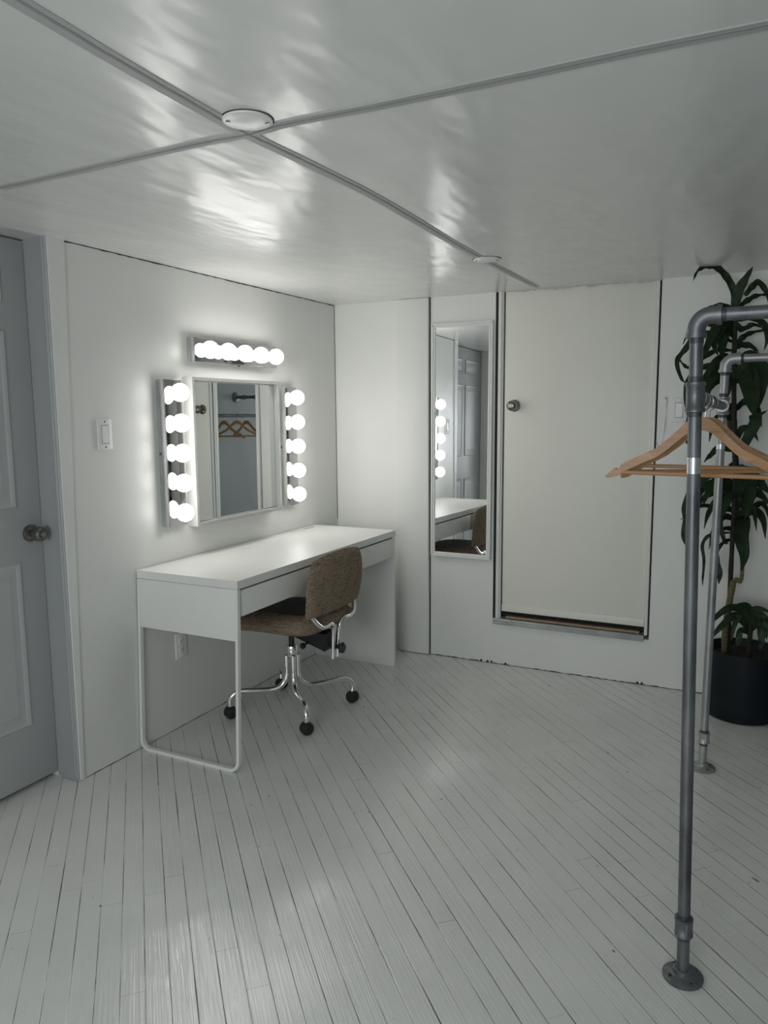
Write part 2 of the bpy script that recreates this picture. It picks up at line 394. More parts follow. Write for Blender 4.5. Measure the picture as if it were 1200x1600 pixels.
b = NB(); box(b, (1.04, .004, .262), (1.735, .04, .272), .001); link('wood_lath', b, m_woodr, d2, 0)
kp = at(804, 634, 1, .008); knob(d2, (kp.x, .008, kp.z), (0, -1, 0), .026)
# mousy chips at the foot of the back wall
b = NB()
for x_, y_ in ((752, 1034), (762, 1036), (768, 1038), (790, 1042), (1003, 1070), (996, 1069)):
    c = at(x_, y_ - 3, 1, -.001); box(b, (c.x - .006, -.003, .0), (c.x + .005, 0, .013), .001)
struct(link('trim_15', b, m_crack, smooth=0))
# paint drips beside the doorway
b = NB(); dr = [at(x, y, 1, -.001) for x, y in ((1043, 622), (1041, 640), (1039, 665), (1035, 690), (1031, 702))]
tube(b, catmull(dr, 4), [.0016 + .0012 * math.sin(i) for i in range(17)], 8)
tube(b, [at(1025, 690, 1, -.001), at(1031, 702, 1, -.001), at(1037, 696, 1, -.001)], .002, 8); lathe(b, sphere_prof(.006, 6), at(1040, 622, 1, -.002), (0, -1, 0), 10)
struct(link('trim_16', b, m_frame))

# ================================================================ switches and outlet
def switch(name, label, loc, rz):
    t = thing(name, label, 'light switch', loc, rz)
    b = NB(); box(b, (-.0352, -.006, -.0575), (.0352, 0, .0575), .0025); link('cover_plate', b, m_plastic, t)
    b = NB(); box(b, (-.0185, -.0075, -.036), (.0185, -.005, .036), .0008); link('rocker_frame', b, simple('grey switch gap', (.45, .45, .45), .6), t)
    b = NB(); prism(b, [(-.0155, -.007, -.0325), (-.0155, -.0115, -.0325), (-.0155, -.0085, 0), (-.0155, -.0075, .0325), (-.0155, -.005, .0325)], (.031, 0, 0), 0); link('rocker', b, m_plastic, t, 20)
    for z in (-.048, .048):
        b = NB(); lathe(b, [(.0032, .0055), (.0032, .0068), (0, .0072)], (0, 0, z), (0, -1, 0), 12); link('screw', b, m_nickel, t)
    return t
switch('light_switch', 'white rocker light switch on the left wall between the door casing and the vanity lights', (0, -1.753, 1.300), PI/2)
switch('light_switch', 'white rocker light switch behind the pipe rack beside the potted plant', (1.880, 0, 1.373), 0)
t = thing('power_outlet', 'white double power outlet low on the left wall under the desk', 'outlet', (0, -1.388, .368), PI/2)
b = NB(); box(b, (-.0352, -.006, -.0575), (.0352, 0, .0575), .0025); link('cover_plate', b, m_plastic, t)
for z in (-.020, .020):
    b = NB(); box(b, (-.0165, -.0085, z - .0145), (.0165, -.005, z + .0145), .003); so = link('socket', b, m_plastic, t)
    b = NB()
    for x in (-.0065, .0065): box(b, (x - .001, -.0092, z - .002), (x + .001, -.0082, z + .007))
    box(b, (-.002, -.0092, z - .010), (.002, -.0082, z - .006)); link('slots', b, m_dark, so, 0)

# ================================================================ round ceiling cover plates
def cover(label, c, r, ang):
    t = thing('ceiling_cover_plate', label, 'cover plate', (c[0], c[1], H), ang, 'round ceiling cover plates')
    b = NB(); lathe(b, [(r*1.0, 0), (r*1.01, -.002), (r, -.004), (r*.93, -.0055), (0, -.006)], (0, 0, 0), (0, 0, 1), 48); link('disc', b, m_plastic, t)
    b = NB(); lathe(b, [(r*1.06, .0), (r*1.06, -.0012), (0, -.0012)], (0, 0, 0), (0, 0, 1), 48); link('shadow_gap', b, m_crack, t)
    for x in (-.78, .78):
        b = NB(); lathe(b, [(.0048, -.004), (.0048, -.0072), (0, -.0078)], (x*r, 0, 0), (0, 0, 1), 12); link('screw', b, m_nickel, t)
cover('round white blank cover plate on the ceiling where the two seams cross', (1.246, -2.486), .0525, math.radians(36))
cover('round white blank cover plate on the ceiling seam near the tall mirror', (1.209, -.846), .054, math.radians(20))

# ================================================================ vanity lights
BR = .0375
def bulb(parent, x, y, z):
    b = NB(); lathe(b, [(.0, .000), (.0215, .0), (.0215, .002), (.0190, .003), (.0190, .001)], (x - .0375, y, z), (1, 0, 0), 20); so = link('lamp_socket', b, m_plastic, parent)
    b = NB(); pr = [(.0165, -.036)] + [(BR * math.cos(math.radians(a)), BR * math.sin(math.radians(a))) for a in range(-62, 90, 8)] + [(0, BR)]
    lathe(b, pr, (x, y, z), (1, 0, 0), 28); link('bulb', b, m_bulb, parent)
def light_bar(label, y0, y1, z0, z1, dep, spots):
    t = thing('vanity_light_bar', label, 'light fixture', (0, (y0+y1)/2, z0), 0, 'five-bulb vanity light bars around the mirror')
    cy, cz = (y0+y1)/2, z0; Y0, Y1, Z1 = y0 - cy, y1 - cy, z1 - cz
    vert = (z1 - z0) > (y1 - y0)
    b = NB(); i = .012
    box(b, (0, Y0 + i*.4, i*.2), (.022, Y1 - i*.4, Z1 - i*.2), .001); link('mounting_box', b, m_alu, t)
    b = NB(); box(b, (.018, Y0, 0), (dep - .003, Y1, Z1), .0015); link('housing', b, m_chromeb, t)
    b = NB(); box(b, (dep - .004, Y0 + .002, .002), (dep, Y1 - .002, Z1 - .002), .001); link('mirror_faceplate', b, m_plate, t)
    b = NB(); lathe(b, [(.005, 0), (.006, .003), (.004, .006), (0, .006)], (.012, Y0 + i*.4, Z1/2) if vert else (.03, .02, 0), (0, -1, 0) if vert else (0, 0, -1), 12); link('thumb_screw', b, m_nickel, t)
    for (y, z) in spots: bulb(t, dep + .037, y - cy, z - cz)
    return t
light_bar('vertical chrome light bar with five glowing bulbs on the left side of the wall mirror', -1.471, -1.365, .903, 1.518, .048, [(-1.418, 1.463 - .1250*k) for k in range(5)])
light_bar('vertical chrome light bar with five glowing bulbs on the right side of the wall mirror', -.590, -.484, .893, 1.508, .045, [(-.537, 1.454 - .1250*k) for k in range(5)])
light_bar('horizontal chrome light bar with five glowing bulbs above the wall mirror', -1.272, -.658, 1.598, 1.704, .046, [(-1.213 + .1238*k, 1.650) for k in range(5)])

# ================================================================ wall mirror in a deep white frame
t = thing('wall_mirror', 'square wall mirror in a deep white box frame above the desk between two light bars', 'mirror', (.002, -.975, .885), -.005)
y0, y1, z1, dp, fr = -.330, .315, .648, .054, .015
def ring_frame(b, u0, u1, v0, v1, f, d0, d1, mk):
    for a0, a1, c0, c1 in ((u0, u0+f, v0, v1), (u1-f, u1, v0, v1), (u0+f, u1-f, v0, v0+f), (u0+f, u1-f, v1-f, v1)):
        p, q = mk(a0, c0, d0), mk(a1, c1, d1); box(b, [min(i, j) for i, j in zip(p, q)], [max(i, j) for i, j in zip(p, q)], .0008, 1)
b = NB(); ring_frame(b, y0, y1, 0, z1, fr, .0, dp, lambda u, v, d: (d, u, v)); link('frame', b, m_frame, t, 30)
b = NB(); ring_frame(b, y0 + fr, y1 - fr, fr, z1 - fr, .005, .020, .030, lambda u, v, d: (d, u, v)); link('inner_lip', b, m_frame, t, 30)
b = NB(); box(b, (.017, y0 + fr - .002, fr - .002), (.027, y1 - fr + .002, z1 - fr + .002)); link('mirror_glass', b, m_mirror, t, 0)

# tall mirror on the back wall
t = thing('tall_mirror', 'tall narrow white-framed mirror on the back wall left of the raised doorway', 'mirror', (.785, -.0155, .580))
t.rotation_euler = (-math.radians(.68), 0, 0)
u0, u1, v1 = -.174, .174, 1.266
b = NB()
mk = lambda u, v, d: (u, -d, v)
ring_frame(b, u0, u1, 0, v1, .024, .0, .010, mk); ring_frame(b, u0 + .001, u1 - .001, .001, v1 - .001, .009, .008, .016, mk); ring_frame(b, u0 + .014, u1 - .014, .014, v1 - .014, .006, .008, .0135, mk)
link('frame', b, m_trim, t, 30)
b = NB(); box(b, (u0 + .02, -.006, .02), (u1 - .02, -.002, v1 - .02)); link('mirror_glass', b, m_mirror, t, 0)
for x in (u0 + .007, u1 - .007):
    for z in (.01, v1 - .01):
        b = NB(); lathe(b, [(.002, .0155), (.002, .0175), (0, .0175)], (x, 0, z), (0, -1, 0), 8); link('nail', b, m_dark, t)

# ================================================================ desk
DY0, DY1, DX0, DX1, DZ = -1.628, -.262, .004, .508, .75
t = thing('desk', 'long white desk under the wall mirror with a solid right end panel', 'desk', (0, 0, 0))
b = NB()
# top with a narrow cable slot near the rear right corner
cs = (.030, .046, -.43, -.33)
box(b, (DX0, DY0, DZ - .032), (cs[0], DY1, DZ)); box(b, (cs[1], DY0, DZ - .032), (DX1, DY1, DZ)); box(b, (cs[0], DY0, DZ - .032), (cs[1], cs[2], DZ)); box(b, (cs[0], cs[3], DZ - .032), (cs[1], DY1, DZ))
bmesh.ops.remove_doubles(b, verts=b.verts, dist=1e-5)
link('desk_top', b, m_lam, t, 0)
b = NB(); box(b, (DX0, DY1 - .022, 0), (DX1 - .002, DY1 - .002, DZ - .032), .001); link('end_panel', b, m_lam, t)
zs = .515
b = NB(); box(b, (DX0 + .004, DY0 - .0006, zs), (DX1 - .0035, DY0 + .018, DZ - .0335), .0008); link('side_panel', b, m_lam, t)
b = NB(); box(b, (DX0 + .002, DY0 + .02, .53), (DX0 + .014, DY1 - .022, DZ - .033), .001); link('back_panel', b, m_lam, t)
# bent band leg loop at the left end, leaning out a little towards the floor
lean = -.030; tk = .017; r = .045
loop = []
A = DX1 - .011; B = DX0 + .011; zt = DZ - .034
outer = [(A + .011, zt), (A + .011, r)] + [(A + .011 - r + r*math.cos(-a), r + r*math.sin(-a)) for a in [PI/2*k/8 for k in range(1, 8)]] + [(A + .011 - r, 0), (B - .011 + r, 0)] + \
        [(B - .011 + r - r*math.sin(a), r - r*math.cos(a)) for a in [PI/2*k/8 for k in range(1, 8)]] + [(B - .011, r), (B - .011, zt)]
ri = r - .012
inner = [(A - .001, zt), (A - .001, r)] + [(A + .011 - r + ri*math.cos(-a), r + ri*math.sin(-a)) for a in [PI/2*k/8 for k in range(1, 8)]] + [(A + .011 - r, .012), (B - .011 + r, .012)] + \
        [(B - .011 + r - ri*math.sin(a), r - ri*math.cos(a)) for a in [PI/2*k/8 for k in range(1, 8)]] + [(B + .001, r), (B + .001, zt)]
b = NB(); rows = []
for (ox, oz), (ix, iz) in zip(outer, inner):
    f = lambda z: lean * max(0, 1 - z / zs)
    rows.append([b.verts.new(v) for v in ((ox, DY0 + f(oz), oz), (ox, DY0 + tk + f(oz), oz), (ix, DY0 + tk + f(iz), iz), (ix, DY0 + f(iz), iz))])
for P, Q in zip(rows, rows[1:]):
    for k in range(4): b.faces.new((P[k], P[(k+1) % 4], Q[(k+1) % 4], Q[k]))
b.faces.new(rows[0]); b.faces.new(rows[-1][::-1])
bmesh.ops.bevel(b, geom=[e for e in b.edges], offset=.0012, segments=1, affect='EDGES') if False else None
link('leg_frame', b, m_lamf, t, 35)
# drawers: fronts hang under a finger gap
for ya, yb in ((DY0 + .026, (DY0+DY1)/2 - .0006), ((DY0+DY1)/2 + .0006, DY1 - .024)):
    b = NB(); box(b, (DX1 - .020, ya, .608), (DX1 - .004, yb, DZ - .041), .001); dr = link('drawer_front', b, m_lam, t)
    b = NB(); box(b, (.06, ya + .01, .620), (DX1 - .020, yb - .01, .694)); link('drawer_box', b, m_lam, dr, 0)
b = NB(); box(b, (DX0 + .02, DY0 + .021, .696), (DX1 - .03, DY1 - .023, .7175)); link('rail', b, m_dark, t, 0)

# ================================================================ swivel chair
ch = thing('swivel_chair', 'brown tweed swivel chair with chrome four-legged base pulled up to the desk', 'chair', (.345, -1.033, 0))
def sheet(b, f, nu, nv, th):
    "closed cushion: f(u,v)->(point, normal), u,v in -1..1"
    top = [[None]*(nv+1) for _ in range(nu+1)]; bot = [[None]*(nv+1) for _ in range(nu+1)]
    for i in range(nu+1):
        for j in range(nv+1):
            u, v = -1 + 2*i/nu, -1 + 2*j/nv; p, n = f(u, v)
            e = (1 - abs(u)**6) * (1 - abs(v)**6); h = th * math.sqrt(max(e, 0)) / 2
            edge = i in (0, nu) or j in (0, nv)
            top[i][j] = b.verts.new(p + n*h); bot[i][j] = top[i][j] if edge else b.verts.new(p - n*h)
    for i in range(nu):
        for j in range(nv):
            b.faces.new((top[i][j], top[i+1][j], top[i+1][j+1], top[i][j+1]))
            q = (bot[i][j], bot[i][j+1], bot[i+1][j+1], bot[i+1][j])
            try: b.faces.new(q)
            except ValueError: pass
def squircle(u, v, k=.32):
    # pull the square's corners in
    return u * math.sqrt(1 - k*v*v*.9), v * math.sqrt(1 - k*u*u*.9)
def seatf(u, v):
    a, c = squircle(u, v, .30)
    x = .015 + .235*a; y = .235*c
    z = .452 + .012*c*c - .020*max(0, -a)**3 + .012*max(0, a)**2 - .022*a*a*c*c
    return Vector((x, y, z)), Vector((-.05*a, -.25*c, 1)).normalized()
b = NB(); sheet(b, seatf, 30, 30, .086); seat = link('seat', b, m_tweed, ch, 60)
def topf(u, v):
    p, n = seatf(u*.86, v*.90); return p + n*(.0300 - .012*max(abs(u), abs(v))**4), n
b = NB(); sheet(b, topf, 24, 24, .030); tp_ = link('seat_top', b, m_black, seat, 60); tp_['label'] = 'black seat top'
def backf(u, v):
    a, c = squircle(u, v, .30 if v > 0 else .07)
    y = .004 + .236*a*(1 - .03*max(0, c)**2 - .03*max(0, -c)**2); z = .640 + .137*c + .0*a
    x = .246 + .012*c*1.0 - .018*a*a + .008*(1-c*c)
    return Vector((x, y, z)), Vector((-1, -.42*a, .28)).normalized()
b = NB(); sheet(b, backf, 30, 24, .046); link('backrest', b, m_tweed, ch, 60)
b = NB(); box(b, (-.06, -.075, .385), (.10, .075, .412), .010)
prism(b, [(.03, -.045, .375), (.205, -.045, .322), (.222, -.045, .345), (.205, -.045, .40), (.03, -.045, .412)], (0, .09, 0), 0); link('tilt_mechanism', b, m_black, ch, 30)
b = NB(); tube(b, [(.12, -.045, .355), (.12, -.085, .35)], .005, 8); lathe(b, [(.010, 0), (.014, .005), (.014, .015), (.010, .02)], (.12, -.080, .35), (0, -1, 0), 10); link('tilt_lever', b, m_black, ch)
for s in (-1, 1):
    pts = [(.232, .020*s, .288), (.235, .021*s, .34), (.239, .024*s, .41), (.244, .032*s, .443), (.250, .062*s, .460), (.250, .100*s, .457), (.248, .135*s, .462), (.240, .165*s, .486), (.226, .180*s, .515)]
    b = NB(); tube(b, catmull(pts, 6), .0105, 16); link('back_tube', b, m_chrome, ch)
b = NB(); tube(b, [(.225, 0, .335), (.262, 0, .335)], .006, 10)
lathe(b, [(.010, .030), (.012, .033), (.022, .036), (.024, .044), (.020, .052), (0, .053)], (.225, 0, .335), (1, 0, .0), 8)
for k in range(5): box(b, (.261, .019*math.cos(k*2*PI/5) - .006, .335 + .019*math.sin(k*2*PI/5) - .006), (.275, .019*math.cos(k*2*PI/5) + .006, .335 + .019*math.sin(k*2*PI/5) + .006), .003)
link('back_knob', b, m_black, ch, 35)
b = NB(); tube(b, [(0, 0, .30), (0, 0, .39)], .013, 18); link('gas_post', b, m_black, ch)
b = NB(); lathe(b, [(.024, .262), (.026, .266), (.026, .310), (.023, .315), (.013, .316)], (0, 0, 0)); lathe(b, [(.012, .13), (.012, .27)], (0, 0, 0)); link('column_collar', b, m_chrome, ch)
for k in range(4):
    a = PI/4 + k*PI/2; c, s_ = math.cos(a), math.sin(a); R = .288
    pts = [(.026*c, .026*s_, .268), (.026*c, .026*s_, .22), (.027*c, .027*s_, .175), (.036*c, .036*s_, .145), (.058*c, .058*s_, .122), (.10*c, .10*s_, .112), (.17*c, .17*s_, .116), (.235*c, .235*s_, .121), (.268*c, .268*s_, .112), (R*c, R*s_, .088), (R*c, R*s_, .058)]
    b = NB(); tube(b, catmull(pts, 6), .0132, 16); leg = link('base_leg', b, m_chrome, ch)
    b = NB(); rng = random.Random(k); wa = a + (.6, -.9, 1.8, .2)[k]; d = Vector((math.cos(wa), math.sin(wa), 0)); o = Vector((R*c, R*s_, .0292))
    tube(b, [o + Vector((0, 0, .03)), o + Vector((0, 0, .005))], .008, 10)
    for sgn in (-1, 1):
        pr = [(.0, .002), (.026, .002), (.029, .006), (.029, .014), (.024, .022), (.011, .026), (0, .0265)]
        lathe(b, pr, o, d * sgn, 24)
    link('caster', b, m_black, leg, 35)

# ================================================================ pipe rack
PR = .0145
rack = thing('pipe_rack', 'galvanised pipe clothes rack with two upright poles joined by a hanging bar', 'clothes rack', (2.13, -1.45, 0))
def rp(name, b, m, parent=None): 
    o = link(name, b, m, parent or rack)
    if parent is None: o.location = -Vector(rack.location)
    return o
WXR = 2.385
def upright(foot, topz, dx, dy, zc0, zc1, zt0, zt1, band, m_galv=m_galv):
    f = Vector(foot); ax = Vector((dx, dy, topz)).normalized()
    P = lambda z: f + Vector((dx, dy, 0)) * (z / topz) + Vector((0, 0, z))
    b = NB(); tube(b, [P(.01), P(topz - .045)], PR, 24); pole = rp('upright_pole', b, m_galv)
    b = NB(); lathe(b, [(.0465, 0), (.0475, .002), (.0475, .007), (.044, .010), (.028, .012), (.023, .016), (.0225, .024), (.020, .026), (PR, .026)], f, ax, 40); fl = rp('floor_flange', b, m_galv)
    for k in range(4):
        b = NB(); a = PI/5 + k*PI/2; q = f + Vector((.034*math.cos(a), .034*math.sin(a), .0105)); lathe(b, [(.0045, -.001), (.0045, .0012), (0, .0012)], q, (0, 0, 1), 12)
        link('screw_hole', b, m_dark, fl)
    # coupling low on the pole
    def coupling(za, zb, r=.0195, ribs=4):
        b = NB(); h = zb - za; lathe(b, [(r*.9, 0), (r*1.1, .001), (r*1.1, .008), (r, .011), (r, h-.011), (r*1.1, h-.008), (r*1.1, h-.001), (r*.9, h)], P(za), ax, 28)
        for k in range(ribs):
            a = k*2*PI/ribs + .4; box(b, P((za+zb)/2) + Vector((r*math.cos(a) - .002, r*math.sin(a) - .002, -h/2 + .006)), P((za+zb)/2) + Vector((r*math.cos(a) + .002, r*math.sin(a) + .002, h/2 - .006)))
        return b
    rp('coupling', coupling(zc0, zc1), m_galv)
    for za, zb in ((zc0 - .010, zc0), (zc1, zc1 + .009), (zt0 - .010, zt0), (zt1, zt1 + .012), (topz - .060, topz - .042)):
        b = NB(); tube(b, [P(za), P(zb)], PR + .0006, 24); rp('pipe_thread', b, m_galvd)
    if band:
        b = NB(); tube(b, [P(band[0]), P(band[1])], PR + .0005, 24); rp('label_band', b, m_band)
    # tee that takes the hanging bar
    b = NB(); r = .0195; h = zt1 - zt0
    lathe(b, [(r*.9, 0), (r*1.12, .001), (r*1.12, .008), (r, .011), (r, h-.011), (r*1.12, h-.008), (r*1.12, h-.001), (r*.9, h)], P(zt0), ax, 28)
    sgn = 1 if foot[1] < -1.5 else -1
    tube(b, [P((zt0+zt1)/2), P((zt0+zt1)/2) + Vector((0, .034*sgn, 0))], r*1.02, 24); tube(b, [P((zt0+zt1)/2) + Vector((0, .028*sgn, 0)), P((zt0+zt1)/2) + Vector((0, .038*sgn, 0))], r*1.14, 24)
    rp('tee_fitting', b, m_galv)
    # elbow, arm and wall flange
    tp = P(topz); b = NB(); er = .030
    arc = [tp + Vector((0, 0, -.045)), tp + Vector((0, 0, -er))] + [tp + Vector((er - er*math.cos(a), 0, -er + er*math.sin(a))) for a in [PI/2*k/10 for k in range(1, 11)]] + [tp + Vector((.048, 0, 0))]
    tube(b, arc, .0192, 24)
    tube(b, [tp + Vector((0, 0, -.048)), tp + Vector((0, 0, -.038))], .0222, 24); tube(b, [tp + Vector((.040, 0, 0)), tp + Vector((.050, 0, 0))], .0222, 24)
    rp('elbow_fitting', b, m_galv)
    b = NB(); tube(b, [tp + Vector((.045, 0, 0)), Vector((WXR - .012, tp.y, tp.z))], PR, 24); arm = rp('wall_arm', b, m_galv)
    b = NB(); tube(b, [tp + Vector((.050, 0, 0)), tp + Vector((.060, 0, 0))], PR + .0006, 24); rp('pipe_thread', b, m_galvd)
    b = NB(); xm = tp.x + .155; 
    lathe(b, [(.0175, 0), (.0215, .001), (.0215, .008), (.0195, .011), (.0195, .027), (.0215, .030), (.0215, .037), (.0175, .038)], Vector((xm, tp.y, tp.z)), (1, 0, 0), 24); rp('coupling', b, m_galv)
    b = NB(); lathe(b, [(.0465, 0), (.0475, .002), (.0475, .007), (.044, .010), (.028, .012), (.023, .016), (.0225, .024), (PR, .026)], Vector((WXR, tp.y, tp.z)), (-1, 0, 0), 40); rp('wall_flange', b, m_galv)
    return P((zt0+zt1)/2)
fA = at(1067, 1524, 2, .0); fB = at(1097, 1199, 2, 0)
tA = upright((2.138, -2.035, 0), 1.578, -.034, .0, .112, .158, 1.368, 1.435, (1.232, 1.268))
tB = upright((2.098, -.84, 0), 1.555, .012, .0, .105, .148, 1.355, 1.420, (1.232, 1.250), m_galv_lit)
barz = .5 * (tA.z + tB.z)
b = NB(); tube(b, [tA + Vector((0, .03, 0)), tB + Vector((0, -.03, 0))], PR, 24); rp('hanging_bar', b, m_galv)

# ================================================================ wooden hangers
def hanger_mesh():
    # local: bar contact point at origin top of hook, arms along x, thickness along y
    zn = -.060
    return zn
def make_hanger(label):
    t = thing('wooden_hanger', label, 'hanger', (0, 0, 0), 0, 'wooden hangers on the pipe rack')
    HW, N, th = .222, 40, .0125
    key = [(0, 0), (.08, .003), (.15, .013), (.25, .036), (.33, .054), (.45, .078), (.65, .099), (.85, .123), (.94, .137), (1.0, .156)]
    def cl(x):  # upper outline of the arm, below the hook's foot
        a = min(abs(x) / HW, 1.)
        for (a0, z0), (a1, z1) in zip(key, key[1:]):
            if a <= a1: return -.060 - (z0 + (z1 - z0) * (a - a0) / (a1 - a0))
        return -.060 - key[-1][1]
    b = NB(); rows = []
    for i in range(-N, N+1):
        x = HW * i / N; a = abs(x) / HW; z = sum(cl(x + d) for d in (-.008, 0, .008)) / 3; bow = -.030 * a**2
        h = .033 - .010 * min(1, a / .5)
        if a > .88: h *= max(.12, 1 - ((a - .88) / .12)**1.6 * .85)
        up = -.007 if .845 < a < .885 else 0                  # strap notch
        rows.append([b.verts.new(v) for v in ((x, bow - th/2, z - h), (x, bow + th/2, z - h), (x, bow + th/2, z + up), (x, bow - th/2, z + up))])
    for P, Q in zip(rows, rows[1:]):
        for k in range(4): b.faces.new((P[k], P[(k+1) % 4], Q[(k+1) % 4], Q[k]))
    b.faces.new(rows[0]); b.faces.new(rows[-1][::-1])
    bmesh.ops.bevel(b, geom=b.edges[:], offset=.0015, segments=1, affect='EDGES', clamp_overlap=True) if False else None
    link('shoulder_arms', b, m_wood, t, 40)
    b = NB(); xb = .195; zb = cl(xb) - .014
    tube(b, [(-xb, -.021, zb), (0, -.021, zb), (xb, -.021, zb)], .0058, 12); link('trouser_bar', b, m_wood, t)
    b = NB(); r = .0190; pts = [(0, 0, -.062), (0, 0, -.048)] + [(r*math.sin(a)*1.0, 0, -.0235 - r*math.cos(a) + .0) for a in [PI*k/10 for k in range(1, 15)]]
    pts = [(0, 0, -.075), (0, 0, -.047), (.004, 0, -.040)] + [(r*math.sin(a), 0, -.0195 - r*math.cos(a)) for a in [PI*k/10 for k in range(3, 15)]]
    tube(b, catmull(pts, 3), .0016, 8); link('hook', b, m_chromeb, t)
    return t
def copy_tree(o, parent=None):
    c = o.copy(); COL.objects.link(c)
    if parent: c.parent = parent
    for k in list(o.children): copy_tree(k, c)
    return c
labs = ['wooden hanger nearest the front pole of the pipe rack', 'wooden hanger second from the front pole of the pipe rack', 'wooden hanger furthest from the front pole of the pipe rack']
HANG = ((-1.84, math.radians(-8)), (-1.70, math.radians(24)), (-1.52, math.radians(-4)))
h0 = make_hanger(labs[0])
for i, (y, rz) in enumerate(HANG):
    o = h0 if i == 0 else copy_tree(h0)
    f = (y - tA.y) / (tB.y - tA.y); o.location = tA.lerp(tB, f) + Vector((0, 0, PR + .0034)); o.rotation_euler = (0, 0, rz); o['label'] = labs[i]

# ================================================================ potted dracaena
PC = Vector((2.213, -.185, 0)); PRR = .157
pl = thing('potted_plant', 'tall dark-leaved cane plant in a blue-black round pot in the far right corner', 'plant', PC)
def lp(name, b, m, parent=None, smooth=40):
    o = link(name, b, m, parent or pl, smooth)
    if parent is None: o.location = -PC
    return o
b = NB(); lathe(b, [(PRR*.90, 0), (PRR*.955, .004), (PRR*.99, .03), (PRR, .29), (PRR*1.0, .308), (PRR*.97, .308), (PRR*.955, .285), (PRR*.90, .265), (0, .262)], PC, seg=56, closed=True); pot = lp('pot', b, m_pot)
b = NB(); lathe(b, [(PRR*.95, .262), (PRR*.8, .270), (0, .276)], PC, seg=40, closed=False); lp('soil', b, m_soil)
def W(px, py, y): return at(px, py, 1, y)
def cane(pts, r, m):
    b = NB(); C = catmull(pts, 6); rr = [r * (1 + .06*math.sin(i*2.1)) for i in range(len(C))]; tube(b, C, rr, 14); return lp('cane', b, m)
cane([Vector((2.135, -.20, .26)), W(1133, 985, -.20), W(1139, 945, -.20), W(1146, 908, -.20)], .0135, m_cane)
cane([W(1144, 912, -.20), W(1150, 905, -.20), W(1156, 909, -.205), W(1159, 900, -.21), W(1160, 882, -.21)], .0085, m_cane)
cane([Vector((2.155, -.15, .26)), W(1139, 960, -.15), W(1144, 850, -.15), W(1148, 760, -.15), W(1147, 650, -.15), W(1147, 560, -.16), W(1149, 490, -.17)], .0105, m_caned)
cane([W(1146, 815, -.15), W(1151, 800, -.135), W(1152, 760, -.12), W(1148, 700, -.12), W(1144, 664, -.12)], .012, m_caned)
cane([W(1147, 700, -.12), W(1144, 665, -.12), W(1143, 630, -.12)], .021, m_caned)
cane([Vector((2.235, -.21, .26)), W(1172, 990, -.21), W(1173, 968, -.21)], .011, m_caned)
LEAVES = 0
def leaf(pts, w, ty=0., n=6, twist=0):
    "ribbon leaf along 3-D pts with folded midrib, real thickness"
    C = catmull(pts, n); N = len(C); b = NB(); rows = []; side0 = None
    for i, p in enumerate(C):
        t = i / (N-1); d = (C[min(i+1, N-1)] - C[max(i-1, 0)]).normalized()
        view = Vector((math.sin(ty), -math.cos(ty), .45)).normalized()
        s = d.cross(view); s = s.normalized() if s.length > .05 else (side0 or Vector((1, 0, 0)))
        if side0 is not None: s = (s*.5 + side0*.5).normalized()
        side0 = s
        if twist: s = Matrix.Rotation(twist * t, 3, d) @ s
        nrm = s.cross(d).normalized(); ww = w * .5 * (math.sin(PI * min(1, (t*.93 + .07)) ** .75) ** .8 if t < .995 else .03)
        ww = max(ww, .0012); wav = .004 * math.sin(i * 1.3)
        rows.append([b.verts.new(q) for q in (p - s*ww + nrm*(ww*.28 + wav), p + nrm*.0004, p + s*ww + nrm*(ww*.28 - wav), p - nrm*.0008)])
    for P, Q in zip(rows, rows[1:]):
        for k in range(4): b.faces.new((P[k], P[(k+1) % 4], Q[(k+1) % 4], Q[k]))
    b.faces.new(rows[0]); b.faces.new(rows[-1][::-1])
    o = lp('leaf', b, m_leaf, smooth=70); return o
def L(px, w, ya=-.17, yb=-.24, ty=0, twist=0):
    n = len(px); return leaf([W(x, y, ya + (yb-ya)*i/(n-1)) for i, (x, y) in enumerate(px)], w, ty, twist=twist)
# crown
L([(1148, 480), (1146, 455), (1137, 436), (1122, 420), (1105, 417), (1090, 424), (1082, 442)], .030, -.17, -.26)
L([(1148, 482), (1153, 458), (1164, 438), (1177, 416)], .046, -.17, -.22)
L([(1164, 462), (1176, 448), (1186, 442), (1198, 458), (1203, 480)], .030, -.17, -.20)
L([(1152, 482), (1168, 470), (1184, 462), (1207, 460)], .026, -.17, -.14)
L([(1147, 488), (1132, 478), (1112, 480), (1098, 486)], .024, -.17, -.24)
L([(1148, 505), (1160, 515), (1176, 508), (1198, 512)], .030, -.17, -.22)
L([(1146, 545), (1160, 528), (1175, 520), (1200, 515)], .026, -.17, -.15)
L([(1150, 500), (1180, 498), (1196, 512), (1199, 530), (1194, 547)], .030, -.17, -.22)
L([(1146, 545), (1156, 540), (1172, 541), (1186, 550)], .034, -.17, -.24)
L([(1146, 505), (1130, 498), (1115, 520), (1104, 545), (1100, 560)], .042, -.17, -.30)
L([(1147, 512), (1132, 508), (1116, 535), (1122, 556)], .040, -.17, -.28)
L([(1147, 520), (1134, 520), (1128, 545), (1130, 560)], .045, -.17, -.24)
L([(1147, 528), (1125, 512), (1095, 505), (1078, 515), (1067, 538)], .024, -.17, -.26)
L([(1146, 535), (1120, 525), (1090, 522), (1072, 545), (1058, 565), (1065, 592), (1074, 600)], .028, -.17, -.28)
L([(1146, 548), (1120, 548), (1095, 562), (1078, 575), (1068, 570), (1059, 558)], .024, -.17, -.24)
L([(1146, 560), (1125, 560), (1105, 585), (1096, 600)], .035, -.16, -.26)
L([(1146, 600), (1130, 580), (1112, 590), (1103, 615), (1108, 632)], .058, -.16, -.24)
